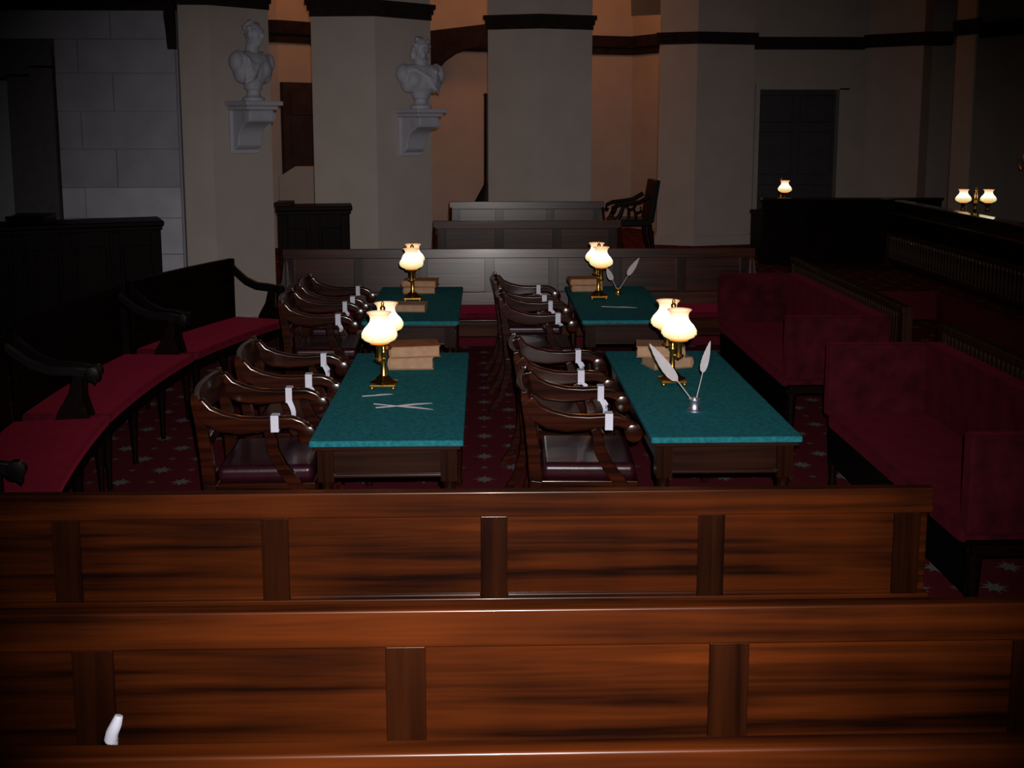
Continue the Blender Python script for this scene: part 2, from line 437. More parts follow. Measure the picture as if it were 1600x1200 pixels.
# passage wall behind the piers (polygon in plan) with its cornice
pw = [(-6.0, 14.9), (X(440, 15.3), 15.3), (X(668, 17.0), 17.0), (X(985, 18.1), 18.1), (X(1060, 17.0), 17.0)]
def strip_wall(name, pts, th, z0, z1, mat, off=0.0):
    m = MB()
    if off:
        q = []
        for i, p in enumerate(pts):
            ns = []
            for a, b in (zip(pts[i-1:i+1], pts[i:i+1]) if False else ([(pts[i-1], p)] if i else []) + ([(p, pts[i+1])] if i + 1 < len(pts) else [])):
                d = Vector((b[0] - a[0], b[1] - a[1])).normalized(); ns.append(Vector((d.y, -d.x)))
            k = sum(ns, Vector((0, 0))); k = k / max(0.3, k.dot(ns[0])); q.append((p[0] + k.x * off, p[1] + k.y * off))
        pts = q
    for a, b in zip(pts, pts[1:]):
        d = Vector((b[0] - a[0], b[1] - a[1])).normalized(); nrm = Vector((-d.y, d.x)) * (0.02 if abs(d.y) > 0.9 and (Vector(b) - Vector(a)).length < 2.5 else th)
        m.prism([a, b, (b[0] + nrm.x, b[1] + nrm.y), (a[0] + nrm.x, a[1] + nrm.y)], z0, z1, 'z')
    return struct(m.build(name, mat))
strip_wall('wall_back', pw, 0.3, 0.0, 6.0, PLASTER)
trim_n[0] += 1
strip_wall('trim_%d' % trim_n[0], pw, 0.1, ZC0, ZC0 + 0.12, CORN, 0.04)
trim_n[0] += 1
strip_wall('trim_%d' % trim_n[0], pw, 0.16, ZC0 + 0.12, 3.43, CORN, 0.10)
trim_n[0] += 1
YB = 16.55
ap = [F(a, b, YB) for a, b in ((655, 50), (772, 36), (772, 76), (748, 73), (730, 76), (712, 83), (696, 94), (684, 108), (676, 122), (655, 122))]
struct(MB().prism([(v.x, v.z) for v in ap], YB, YB + 0.25, 'y').build('trim_%d' % trim_n[0], CORN), 'brown arched beam across the passage')
# door in the passage wall
dx0 = X(441, 15.3)
dd = Vector((X(668, 17.0) - dx0, 17.0 - 15.3)); dl = dd.normalized()
d2 = box('door_2', DOORW, None, 0, 1.1, -0.05, 0.02, 0.3, 2.60); d2.location = (dx0 + 0.02, 15.3, 0)
d2.rotation_euler = (0, 0, math.atan2(dl.y, dl.x)); struct(d2, 'dark panelled door in the orange-lit passage')
for a, b in ((0.12, 0.48), (0.62, 0.98)):
    for z0, z1 in ((0.5, 1.2), (1.35, 2.05), (2.15, 2.48)):
        box('door_panel', DOORW, d2, a, b, -0.065, -0.04, z0, z1, 0.01)
# stone parapet that slopes up in front of the passage door
pa = MB().prism([(X(437, 14.6), 0.3), (X(437, 14.6), 1.33), (X(463, 14.6), 1.47), (X(520, 14.6), 1.47), (X(520, 14.6), 0.3)], 14.55, 14.75, 'y')
tag(pa.build('stone_parapet', PLASTER, bevel=0.01), 'low grey stone parapet with sloping top before the passage door', 'parapet')

# arches from pier to pier over the openings
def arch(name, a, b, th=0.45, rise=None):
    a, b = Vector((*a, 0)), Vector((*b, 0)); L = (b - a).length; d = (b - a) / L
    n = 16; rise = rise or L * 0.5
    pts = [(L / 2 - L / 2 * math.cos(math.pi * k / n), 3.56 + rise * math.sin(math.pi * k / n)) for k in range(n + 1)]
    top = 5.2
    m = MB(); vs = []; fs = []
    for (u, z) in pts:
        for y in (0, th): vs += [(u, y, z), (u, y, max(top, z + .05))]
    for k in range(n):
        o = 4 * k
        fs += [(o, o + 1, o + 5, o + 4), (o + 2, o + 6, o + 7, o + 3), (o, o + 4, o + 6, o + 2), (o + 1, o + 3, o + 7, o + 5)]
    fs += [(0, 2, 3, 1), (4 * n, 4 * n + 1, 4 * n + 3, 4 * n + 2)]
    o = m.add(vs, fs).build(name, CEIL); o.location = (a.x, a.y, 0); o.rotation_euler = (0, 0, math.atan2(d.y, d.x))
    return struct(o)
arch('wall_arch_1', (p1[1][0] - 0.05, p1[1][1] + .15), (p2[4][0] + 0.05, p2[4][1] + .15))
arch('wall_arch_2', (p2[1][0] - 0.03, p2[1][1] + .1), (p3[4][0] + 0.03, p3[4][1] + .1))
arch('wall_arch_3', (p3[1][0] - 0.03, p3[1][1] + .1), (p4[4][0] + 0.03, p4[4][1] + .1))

# right wall: door bay, pilaster, receding bays
YR = 16.6
xa, xb = X(1177, YR), X(1309, YR)
zt = F(1240, 138, YR).z
struct(MB().box(p4[1][0] - 0.1, xa, YR, YR + 0.4, 0.3, 5.2).box(xa, xb, YR, YR + 0.4, zt, 5.2)
       .box(xb, X(1345, YR), YR, YR + 0.4, 0.3, 5.2).build('wall_right', PLASTER), 'grey plaster wall around the dark right doorway')
d3 = struct(box('door_3', DOORR, None, xa, xb, YR + 0.12, YR + 0.18, 0.3, zt), 'dark panelled double door behind the single lamp')
mid = (xa + xb) / 2
for a, b in ((xa + 0.1, mid - 0.06), (mid + 0.06, xb - 0.1)):
    for z0, z1 in ((0.5, 1.1), (1.25, 1.9), (2.05, zt - 0.1)):
        box('door_panel', DOORR, d3, a, b, YR + 0.10, YR + 0.13, z0, z1, 0.012)
trim_n[0] += 1
struct(MB().box(xa - 0.02, xa + 0.05, YR - 0.04, YR + 0.15, 0.3, zt).box(xb - 0.05, xb + 0.1, YR - 0.05, YR + 0.15, 0.3, zt)
       .box(xa - 0.02, xb + 0.1, YR - 0.05, YR + 0.15, zt - 0.02, zt + 0.07).build('trim_%d' % trim_n[0], PLASTER), 'plain plaster door casing')
rb = [(X(1345, YR), YR), (X(1345, 16.2), 16.2), (X(1432, 15.6), 15.6), (X(1434, 16.3), 16.3), (X(1480, 15.9), 15.9), (X(1482, 13.9), 13.9), (X(1512, 13.6), 13.6), (X(1514, 14.4), 14.4), (X(1700, 12.6), 12.6), (9.4, 8.0), (9.4, -1.5)]
strip_wall('wall_right_bays', rb, 0.3, 0.0, 5.2, PLASTER)
rc = [(p4[1][0], YR), (X(1345, YR), YR), (X(1345, 16.2), 16.2), (X(1432, 15.6), 15.6), (X(1481, 15.5), 15.5), (X(1482, 13.9), 13.9), (X(1512, 13.6), 13.6), (X(1514, 14.4), 14.4), (X(1700, 12.6), 12.6)]
trim_n[0] += 1
strip_wall('trim_%d' % trim_n[0], rc, 0.2, ZC0, ZC1 + 0.02, CORN, 0.05)
# shell out of view: ceiling and side walls
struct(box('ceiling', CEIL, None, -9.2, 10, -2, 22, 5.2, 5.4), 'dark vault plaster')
struct(box('wall_left_side', MORTAR, None, -9.2, -9.0, -2, 11.4, 0, 5.2))

# ------------------------------------------------------------------ benches with panelled backs
def bench(label, x0, x1, y, z0, h, stiles, seat_dir, seat_mat=LEATHER, ends=(True, True), rail=0.085, panel=0.27, group=None, sw=0.085, WX=None, WZ=None, rake=0.0):
    """panelled back whose face looks at -y; seat on the +y side (seat_dir=1) or the -y side (-1)"""
    WX = WX or MATS['mahogany_grain_across']; WZ = WZ or MATS['mahogany_grain_upright']
    t = thing('panelled_bench', label, 'bench', ((x0 + x1) / 2, y, z0), 0, group)
    cx = (x0 + x1) / 2; a, b = x0 - cx, x1 - cx
    box('top_rail', WX, t, a, b, 0.0, 0.04, h - rail, h, 0.006)
    zb = h - rail - panel
    box('bottom_rail', WX, t, a, b, 0.0, 0.04, zb - 0.12, zb, 0.005)
    xs = [s - cx for s in stiles]
    for s in xs:
        box('stile', WZ, t, s - sw / 2, s + sw / 2, 0.001, 0.039, zb - 0.003, h - rail + 0.003, 0.003)
    cells = []
    prev = a
    for s in xs:
        if s - sw / 2 - prev > 0.05: cells.append((prev, s - sw / 2))
        prev = s + sw / 2
    if b - prev > 0.05: cells.append((prev, b))
    for i, (u, v) in enumerate(cells):
        p = box('panel', WX, t, u - 0.004, v + 0.004, 0.012, 0.03, zb - 0.004, h - rail + 0.004)
        box('bead', WX, p, u, v, 0.003, 0.013, zb, zb + 0.012, 0.004)
    if rake:
        pv = Matrix.Translation((0, 0, 0.45)) @ Matrix.Rotation(-rake, 4, 'X') @ Matrix.Translation((0, 0, -0.45))
        for c in kids(t): c.matrix_basis = pv
    d0, d1 = (0.04, 0.52) if seat_dir > 0 else (-0.50, 0.0)
    sb = box('seat_board', WX, t, a, b, d0, d1, 0.36, 0.41, 0.006)
    MB().box(a + 0.01, b - 0.01, d0 + 0.01, d1 - 0.01, 0.41, 0.46).build('seat_cushion', seat_mat, t, bevel=0.022, seg=3)
    yf = d1 - 0.07 if seat_dir > 0 else d0 + 0.02
    box('front_rail', WX, t, a, b, yf + 0.005, yf + 0.045, 0.26, 0.36, 0.003)
    for u in (a + 0.03, (a + b) / 2, b - 0.08):
        box('leg', WZ, t, u, u + 0.05, yf, yf + 0.05, 0, 0.36, 0.004)
        box('leg', WZ, t, u, u + 0.05, -0.0, 0.04, 0, h - rail - panel - 0.11, 0.004)
    for e, (u, v) in zip(ends, ((a, a + 0.03), (b - 0.03, b))):
        if e:
            pr = [(d0 if seat_dir > 0 else 0.0, 0.41)]
            s = 1 if seat_dir > 0 else -1
            base = 0.04 if seat_dir > 0 else 0.0
            pts = [(base, 0.3), (base + s * 0.46, 0.3), (base + s * 0.44, 0.6), (base + s * 0.34, 0.64), (base + s * 0.16, 0.70), (base, h - 0.06)]
            MB().prism(pts, u, v, 'x').build('arm', WX, t, bevel=0.006)
    return t

# depth of each bench from its top edge line in the picture
b1y = G(800, 768, 0.90).y; b2y = G(800, 952, 1.04).y; b3y = G(800, 1176, 1.15).y
s1 = [F(px, 870, b1y).x for px in (104, 430, 772, 1111, 1416)]
sp = s1[1] - s1[0]
bench('bare dark mahogany bench back with four full panels, directly before the tables', s1[0] - sp - 0.04, F(1459, 800, b1y).x, b1y, 0.0, 0.90, s1, 1, ends=(True, True))
s2 = [F(px, 1070, b2y).x for px in (145, 634, 1139, 1612)]
bench('glossy reddish mahogany bench back with broad grained panels, second row from the tables', s2[0] - 0.75, s2[3] + 0.75, b2y, 0.14, 0.90, s2, 1)
s3 = [-1.2, -0.4, 0.4, 1.2]
bench('mahogany bench whose scuffed top rail runs behind the two panelled benches', -1.8, 1.9, b3y, 0.27, 0.88, s3, 1)

# far benches face this way
bAy = G(800, 389, 0.95).y
sA = [F(px, 430, bAy).x for px in (452, 560, 660, 765, 865, 965, 1065, 1165)]
bench('long panelled bench with crimson seat at the far end of the tables', F(440, 420, bAy).x, F(1182, 420, bAy).x, bAy, 0.0, 0.95, sA, -1, VELVET, panel=0.30, rake=R(5.5))
bBy = G(800, 345, 1.07).y
bench('dark bench behind the long far bench, on the step', F(676, 360, bBy).x, F(971, 360, bBy).x, bBy, 0.15, 0.92, [F(q, 360, bBy).x for q in (690, 780, 870, 958)], -1)
bCy = G(800, 315, 1.205).y
bench('rearmost panelled bench standing against the middle pier', F(702, 330, bCy).x, F(944, 330, bCy).x, bCy, 0.30, 0.905, [F(q, 330, bCy).x for q in (712, 780, 860, 934)], -1, rake=R(2.5))

# white ribbon on a post of the rear bench
# ------------------------------------------------------------------ tables
def table(label, x0, x1, y0, y1):
    cx, cy = (x0 + x1) / 2, (y0 + y1) / 2; a, b = (x1 - x0) / 2, (y1 - y0) / 2
    t = thing('writing_table', label, 'table', (cx, cy, 0), 0, 'baize-topped writing tables')
    box('tabletop', WT, t, -a + 0.012, a - 0.012, -b + 0.012, b - 0.012, 0.715, 0.735, 0.004)
    box('baize_cover', CLOTH, t, -a, a, -b, b, 0.733, 0.76, 0.007)
    box('apron', WT, t, -a + 0.07, a - 0.07, -b + 0.055, -b + 0.08, 0.60, 0.716, 0.004)
    box('apron', WT, t, -a + 0.07, a - 0.07, b - 0.08, b - 0.055, 0.60, 0.716, 0.004)
    box('apron', WTY, t, -a + 0.05, -a + 0.075, -b + 0.07, b - 0.07, 0.60, 0.716, 0.004)
    box('apron', WTY, t, a - 0.075, a - 0.05, -b + 0.07, b - 0.07, 0.60, 0.716, 0.004)
    for s in (-1, 1):
        box('bead_moulding', WT, t, -a + 0.045, a - 0.045, min(s * (b - 0.045), s * (b - 0.06)), max(s * (b - 0.045), s * (b - 0.06)), 0.588, 0.603, 0.005)
        for q in (-1, 1):
            m = MB().box(-0.034, 0.034, -0.034, 0.034, 0.575, 0.716)
            m.lathe([(0.018, 0.0), (0.024, 0.02), (0.018, 0.05), (0.021, 0.08), (0.030, 0.45), (0.024, 0.48), (0.036, 0.51), (0.024, 0.54), (0.032, 0.58)], 14)
            l = m.build('leg', WZ, t, smooth=True); l.location = (q * (a - 0.062), s * (b - 0.067), 0)
    return t
NL = (G(482, 690, .76), G(724, 690, .76)); NR = (G(1018, 684, .76), G(1255, 682, .76))
ty0, ty1 = NL[0].y, G(640, 551, .76).y
tNL = table('teal baize writing table with crossed quills, nearest the mahogany bench backs', NL[0].x, NL[1].x, ty0, ty1)
tNR = table('teal baize writing table with a pewter inkwell, nearest the red sofas', NR[0].x, NR[1].x, G(1130, 683, .76).y, G(1030, 548, .76).y)
fy0, fy1 = G(660, 502, .76).y, G(660, 448, .76).y
fr = G(717, 502, .76).x
tFL = table('dark teal writing table with three books, before the long far bench', fr - 0.64, fr, fy0, fy1)
tFR = table('dark teal writing table with inkwell and two books, before the long far bench', G(909, 500, .76).x, G(909, 500, .76).x + 0.63, fy0, fy1)

# ------------------------------------------------------------------ armchairs
WCD = wood('chair_mahogany_across', 'Y', (0.005, 0.001, 0.0005), (0.048, 0.009, 0.003), 0.2, 1.5, 0.4)
def make_chair():
    t = thing('open_armchair', '', 'chair')
    W2 = 0.285
    MB().box(-0.21, 0.235, -0.245, 0.245, 0.395, 0.475).build('seat', LEATHER, t, bevel=0.032, seg=4)
    box('seat_frame', WC, t, -0.215, 0.245, -0.262, 0.262, 0.335, 0.40, 0.008)
    arm = [(-0.255, 0.815, 0.07), (-0.215, 0.768, 0.092), (-0.16, 0.742, 0.097), (-0.08, 0.722, 0.086), (0.01, 0.717, 0.072), (0.09, 0.722, 0.062),
           (0.15, 0.72, 0.058), (0.20, 0.70, 0.056), (0.235, 0.665, 0.052), (0.248, 0.63, 0.044)]
    for s in (-1, 1):
        y0, y1 = (W2 - 0.042, W2) if s > 0 else (-W2, -W2 + 0.042)
        a = MB().ribbon(arm, y0, y1).build('arm', WC, t, bevel=0.014, seg=4)
        MB().lathe([(0.028, y0 - 0.006), (0.041, y0 - 0.002), (0.041, y1 + 0.002), (0.028, y1 + 0.006)], 16, (0.216, 0, 0.632), 'y').build('scroll', WC, a, smooth=True)
        MB().ribbon([(0.05, 0.665, 0.04), (0.075, 0.62, 0.05), (0.085, 0.56, 0.055), (0.12, 0.49, 0.055), (0.175, 0.42, 0.06), (0.21, 0.36, 0.06)], y0 + 0.004, y1 - 0.004).build('arm_support', WC, t, bevel=0.006)
        MB().ribbon([(-0.278, 0.835, 0.03), (-0.268, 0.80, 0.042), (-0.25, 0.74, 0.05), (-0.235, 0.66, 0.054), (-0.215, 0.52, 0.06), (-0.205, 0.34, 0.06)], y0 + 0.002, y1 - 0.002).build('back_stile', WC, t, bevel=0.006)
        MB().ribbon([(-0.205, 0.40, 0.055), (-0.225, 0.25, 0.05), (-0.27, 0.12, 0.044), (-0.35, 0.0, 0.04)], y0, y1 - 0.004).build('leg', WC, t, bevel=0.005)
        MB().tube([(0.215, s * 0.235, 0.36), (0.222, s * 0.236, 0.25), (0.235, s * 0.238, 0.1), (0.255, s * 0.24, 0.0)], [0.03, 0.027, 0.02, 0.018], 10).build('leg', WC, t, smooth=True)
    def curved(name, z0, z1, xb, bow, th):
        n = 8; vs = []; fs = []
        for k in range(n + 1):
            y = -0.245 + 0.49 * k / n; x = xb - bow * (1 - (y / 0.245) ** 2)
            lean = 0.25 * (z1 - z0)
            vs += [(x, y, z0), (x - th, y, z0), (x - lean, y, z1), (x - lean - th, y, z1)]
        for k in range(n):
            o = 4 * k
            fs += [(o, o + 4, o + 5, o + 1), (o + 2, o + 3, o + 7, o + 6), (o, o + 2, o + 6, o + 4), (o + 1, o + 5, o + 7, o + 3)]
        fs += [(0, 1, 3, 2), (4 * n, 4 * n + 2, 4 * n + 3, 4 * n + 1)]
        MB().add(vs, fs).build(name, WCD, t, bevel=0.005)
    curved('crest_rail', 0.70, 0.825, -0.243, 0.03, 0.026)
    curved('back_rail', 0.545, 0.59, -0.232, 0.02, 0.024)
    return t
chair = make_chair()
def arm_y(py, px=470): return G(px, py, 0.72).y
GRP = 'mahogany armchairs at the baize tables'
spots = []
xl, xr = -1.04, 0.485
spots.append((xl, 5.15, 'mahogany open armchair with hanging ribbon tail, beside the crossed-quills table end', 2))
spots.append((xl + 0.01, 5.97, 'mahogany open armchair beside the books of the crossed-quills table', 3))
spots.append((xr, 5.15, 'glossy mahogany armchair with gleaming oxblood seat, beside the pewter-inkwell table end', -2))
spots.append((xr - 0.02, 6.03, 'mahogany open armchair beside the books of the pewter-inkwell table', 0))
spots.append((-1.14, 7.80, 'mahogany open armchair at the near end of the three-books table', 2))
spots.append((-1.14, 8.58, 'mahogany open armchair at the far-bench end of the three-books table', 0))
spots.append((0.41, 7.80, 'mahogany open armchair at the lying-quill end of the far inkwell table', 0))
spots.append((0.38, 8.62, 'mahogany open armchair with tall raked back, at the far-bench end of the far inkwell table', 0))
chairs = []
for i, (x, y, lab, a) in enumerate(spots):
    o = chair if i == 0 else copy_tree(chair)
    o.location = (x, y, 0); o.rotation_euler = (0, 0, R(a)); o['label'] = lab; o['group'] = GRP
    chairs.append(o)

# ribbons tied round the chair arms
def ribbon(parent_chair, side, label, tail, wid=0.034, bow=False, dx=0.0):
    ch = parent_chair; ca = ch.rotation_euler.z
    ly = side * (0.285 - 0.021)
    lx = 0.09 + dx
    p = Matrix.Rotation(ca, 3, 'Z') @ Vector((lx, ly, 0)) + ch.location
    t = thing('ribbon_tie', label, 'ribbon', (p.x, p.y, 0.65), ca, 'white ribbons tied to chair arms')
    h = wid / 2; g = 0.0225
    z0, z1 = 0.003, 0.0745
    MB().box(-h, h, -g - 0.003, -g, z0, z1).box(-h, h, g, g + 0.003, z0, z1).box(-h, h, -g - 0.003, g + 0.003, z1, z1 + 0.003).box(-h, h, -g - 0.003, g + 0.003, z0 - 0.003, z0).build('loop', RIBBON, t)
    if tail:
        vs = []; n = 6
        for k in range(n + 1):
            u = k / n; x = 0.018 * math.sin(u * 3.0) + 0.01 * u; y = -g - 0.005 - 0.01 * math.sin(u * 4); z = 0.012 - tail * u; q = h * (0.9 - 0.35 * u)
            vs += [(x - q, y, z), (x + q, y + 0.004, z), (x - q, y + 0.002, z), (x + q, y + 0.006, z)]
        fs = []
        for k in range(n):
            o = 4 * k; fs += [(o, o + 1, o + 5, o + 4), (o + 2, o + 6, o + 7, o + 3), (o, o + 4, o + 6, o + 2), (o + 1, o + 3, o + 7, o + 5)]
        fs += [(0, 2, 3, 1), (4 * n, 4 * n + 1, 4 * n + 3, 4 * n + 2)]
        MB().add(vs, fs).build('tail', RIBBON, t, smooth=True)
    if bow:
        MB().tube([(0.006, -g - 0.006, 0.012), (0.02, -g - 0.012, 0.002), (0.030, -g - 0.012, -0.016), (0.027, -g - 0.010, -0.036)], [0.007, 0.009, 0.010, 0.006], 6, 0.6).build('bow', RIBBON, t, smooth=True)
    return t
where = ['crossed-quills table end chair', 'chair by the books of the crossed-quills table', 'oxblood-seat chair by the pewter inkwell', 'chair by the books of the pewter-inkwell table',
         'near chair of the three-books table', 'rear chair of the three-books table', 'near chair of the far inkwell table', 'rear chair of the far inkwell table']
spec = [((0.0, False, -0.02), (0.11, False, -0.03)), ((0.0, True, -0.01), (0.10, True, 0.02)), ((0.0, False, 0.01), (0.10, True, 0.01)), ((0.03, True, -0.03), (0.10, True, 0.0)),
        ((0.06, False, 0.02), (0.05, False, 0.02)), ((0.05, False, 0.04), (0, False, 0.02)), ((0.03, False, 0.02), (0.06, True, 0.0)), ((0.05, True, 0.0), (0, True, -0.02))]
for c, wd, (na, fa) in zip(chairs, where, spec):
    ribbon(c, -1, 'white ribbon round the bench-side arm of the ' + wd, na[0], 0.036, na[1], na[2])
    ribbon(c, 1, 'white ribbon round the far arm of the ' + wd, fa[0], 0.032, fa[1], fa[2])

# ------------------------------------------------------------------ lamps
def make_lamp(double=True):
    t = thing('argand_lamp', '', 'lamp')
    h = 0.062
    b = MB().box(-h, h, -h, h, 0.018, 0.028)
    b.lathe([(0.075, 0.028), (0.06, 0.036), (0.045, 0.042), (0.034, 0.058), (0.022, 0.066)], 4)
    base = b.build('base', BRASS, t, bevel=0.002)
    for v in base.data.vertices: pass
    for sx in (-1, 1):
        for sy in (-1, 1):
            MB().ball((sx * 0.052, sy * 0.052, 0.0105), 0.0105, 10, 6).build('foot', BRASS, t, smooth=True)
    MB().lathe([(0.020, 0.06), (0.017, 0.075), (0.013, 0.085), (0.0125, 0.17), (0.019, 0.178), (0.019, 0.186), (0.012, 0.195), (0.012, 0.225), (0.02, 0.24), (0.022, 0.255), (0.014, 0.27), (0.010, 0.285)], 16).build('column', BRASS, t, smooth=True)
    MB().lathe([(0.010, 0.28), (0.016, 0.29), (0.019, 0.32), (0.016, 0.36), (0.008, 0.378), (0.013, 0.392), (0.014, 0.402), (0.006, 0.412), (0.009, 0.42), (0.003, 0.432)], 14).build('finial', BRASS, t, smooth=True)
    D = 0.135
    for s in ((-1, 1) if double else (-1,)):
        MB().tube([(0, s * 0.012, 0.262), (0, s * 0.05, 0.275), (0, s * 0.09, 0.255), (0, s * (D - 0.01), 0.225)], 0.008, 8).build('branch', BRASS, t, smooth=True)
        bu = MB().lathe([(0.003, 0.155), (0.012, 0.162), (0.027, 0.172), (0.027, 0.178), (0.017, 0.182), (0.017, 0.235), (0.022, 0.242)], 16).build('burner', BRASS, t, smooth=True)
        bu.location = (0, s * D, 0)
        ga = MB().lathe([(0.022, 0.240), (0.044, 0.246), (0.046, 0.252), (0.030, 0.258), (0.03, 0.262)], 20).build('gallery', BRASS, bu, smooth=True)
        pr = [(0.034, 0.256), (0.058, 0.260), (0.080, 0.272), (0.091, 0.292), (0.0905, 0.306), (0.078, 0.328), (0.060, 0.348), (0.049, 0.366), (0.046, 0.384), (0.051, 0.401), (0.064, 0.414)]
        pr = [(r * 0.94, 0.256 + (z - 0.256) * 0.92) for r, z in pr]
        inner = [(r - 0.003, z) for r, z in pr][::-1]
        vs = []; n = 28; full = pr + inner
        sh = MB(); 
        for r, z in full:
            for k in range(n):
                a = 2 * math.pi * k / n
                vs.append((r * math.cos(a), r * math.sin(a), z))
        m = len(full)
        sh.add(vs, [(i * n + k, i * n + (k + 1) % n, ((i + 1) % m) * n + (k + 1) % n, ((i + 1) % m) * n + k) for i in range(m) for k in range(n)])
        so = sh.build('shade', GLOW, t, smooth=True); so.location = (0, s * D, 0)
        em = MB()
        for k in range(12):
            a = 2 * math.pi * (k + .5) / 12
            em.ball((0.0815 * math.cos(a), 0.0815 * math.sin(a), 0.284), (0.004, 0.004, 0.006), 6, 4)
        em.build('etched_marks', ETCH, so)
    return t
lamp = make_lamp()
lamps = [(G(600, 606, .76), -2, 'brass double lamp with two glowing shades beside the crossed quills'),
         (G(1050, 600, .76), 2, 'brass double lamp with two glowing shades beside the feather quills in pewter inkwell'),
         (G(645, 470, .76), 1, 'brass double lamp standing among the books of the three-books table'),
         (G(935, 467, .76), 1, 'brass double lamp on the far inkwell table')]
for i, (p, a, lab) in enumerate(lamps):
    o = lamp if i == 0 else copy_tree(lamp)
    o.location = (p.x, p.y, 0.76); o.rotation_euler = (0, 0, R(a)); o['label'] = lab; o['group'] = 'brass argand lamps'

# ------------------------------------------------------------------ books
def book(loc, rz, w, d, h, label, cov=COVER, lab=False, group='old calf-bound books'):
    t = thing('old_book', label, 'book', loc, rz, group)
    c = 0.005
    MB().box(-w / 2 + 0.004, w / 2 - 0.006, -d / 2 + 0.006, d / 2 - 0.006, c, h - c).build('page_block', PAGES, t, bevel=0.002)
    box('cover', cov, t, -w / 2, w / 2, -d / 2, d / 2, 0, c, 0.002)
    box('cover', cov, t, -w / 2, w / 2, -d / 2, d / 2, h - c, h, 0.002)
    n = 6; pts = [(-w / 2 + 0.004, 0.0), (-w / 2 + 0.004, h)] 
    arc = [(-w / 2 - 0.009 * math.sin(math.pi * k / n), h * (1 - k / n)) for k in range(n + 1)]
    s = MB().prism(pts + arc[1:-1] if False else [(-w / 2 + 0.004, 0.0)] + arc[::-1] + [(-w / 2 + 0.004, h)], -d / 2, d / 2, 'y').build('spine', cov, t)
    if lab:
        box('spine_label', BOOKLBL, t, -w / 2 - 0.0115, -w / 2 - 0.004, -d * 0.28, d * 0.02, h * 0.2, h * 0.8)
    return t
def at(px, py): q = G(px, py, .76); return q
q = at(642, 578)
book((q.x, q.y + 0.09, 0.76), R(2), 0.235, 0.175, 0.066, 'pale thick book under another, by the double lamp and crossed quills', COVER2)
book((q.x + 0.012, q.y + 0.085, 0.826), R(9), 0.265, 0.185, 0.062, 'reddish tan book lying on top of the pale one by the crossed quills')
q = at(1048, 577)
book((q.x - 0.01, q.y + 0.09, 0.76), R(196), 0.22, 0.175, 0.058, 'tan book with dark spine label, under another by the pewter inkwell', COVER2, True)
book((q.x - 0.045, q.y + 0.10, 0.818), R(172), 0.25, 0.18, 0.062, 'tan book with dark spine label, topmost of two by the pewter inkwell', COVER2, True)
q = at(640, 488)
book((q.x, q.y + 0.09, 0.76), R(-4), 0.23, 0.17, 0.05, 'single tan book lying before the lamp of the three-books table', COVER2)
q = at(655, 459)
book((q.x, q.y + 0.08, 0.76), R(3), 0.24, 0.17, 0.05, 'tan book under another, behind the lamp of the three-books table')
book((q.x + 0.01, q.y + 0.085, 0.81), R(-6), 0.26, 0.18, 0.05, 'tan book on top of another, behind the lamp of the three-books table')
q = at(918, 456)
book((q.x, q.y + 0.08, 0.76), R(2), 0.24, 0.17, 0.05, 'tan book under another, behind the lamp of the far inkwell table')
book((q.x - 0.01, q.y + 0.085, 0.81), R(4), 0.25, 0.175, 0.05, 'tan book on top of another, behind the lamp of the far inkwell table')
pass
# ------------------------------------------------------------------ inkwells and quills
def quill(base, tip, width, label, flat=(0, -1, 0), start=0.42, group='white feather quills', curve=0.0):
    base, tip = Vector(base), Vector(tip); L = (tip - base).length; d = (tip - base) / L
    sidev = d.cross(Vector(flat)).normalized(); nv = sidev.cross(d).normalized()
    t = thing('feather_quill', label, 'quill', base, 0, group)
    def pt(u): return d * (L * u) + sidev * (curve * math.sin(math.pi * u))
    MB().tube([pt(k / 8) for k in range(9)], [0.0026, 0.0026, 0.0025, 0.0024, 0.0022, 0.0019, 0.0015, 0.001, 0.0006], 6).build('shaft', FEATHER, t, smooth=True)
    n = 14; vs = []; fs = []
    for k in range(n + 1):
        u = start + (1 - start) * k / n; v = k / n
        wl = width * 0.55 * (math.sin(math.pi * min(1, v * 1.0) ** 0.62) ** 0.8 if 0 < v < 1 else 0.05) + 0.0004
        wr = wl * 0.7
        ser = 0.0012 * (k % 2)
        p = pt(u)
        for off in (-wl - ser, wr):
            q = p + sidev * off + nv * (0.004 * math.sin(math.pi * v))
            vs += [q + nv * 0.0006, q - nv * 0.0006]
    for k in range(n):
        o = 4 * k
        fs += [(o, o + 2, o + 6, o + 4), (o + 1, o + 5, o + 7, o + 3), (o, o + 4, o + 5, o + 1), (o + 2, o + 3, o + 7, o + 6)]
    fs += [(0, 1, 3, 2), (4 * n, 4 * n + 2, 4 * n + 3, 4 * n + 1)]
    MB().add(vs, fs).build('vane', FEATHER, t, smooth=True)
    return t
def inkwell(p, s, mat, label):
    t = thing('inkwell', label, 'inkwell', (p.x, p.y, 0.76), 0, 'inkwells')
    MB().lathe([(0.036 * s, 0), (0.036 * s, 0.006 * s), (0.028 * s, 0.012 * s), (0.026 * s, 0.05 * s), (0.030 * s, 0.056 * s), (0.028 * s, 0.06 * s), (0.012 * s, 0.061 * s)], 20).build('well', mat, t, smooth=True)
    MB().lathe([(0.013 * s, 0.060 * s), (0.013 * s, 0.066 * s), (0.009 * s, 0.066 * s)], 14).build('collar', mat, t, smooth=True)
    return t
ik = at(1085, 642)
inkwell(ik, 0.95, SILVER, 'shiny pewter inkwell holding two tall white feathers')
b0 = Vector((ik.x, ik.y, 0.80))
quill(b0 + Vector((-0.004, 0, 0)), F(1015, 537, ik.y + 0.06), 0.05, 'broad white feather quill leaning toward the lamp from the pewter inkwell', start=0.36)
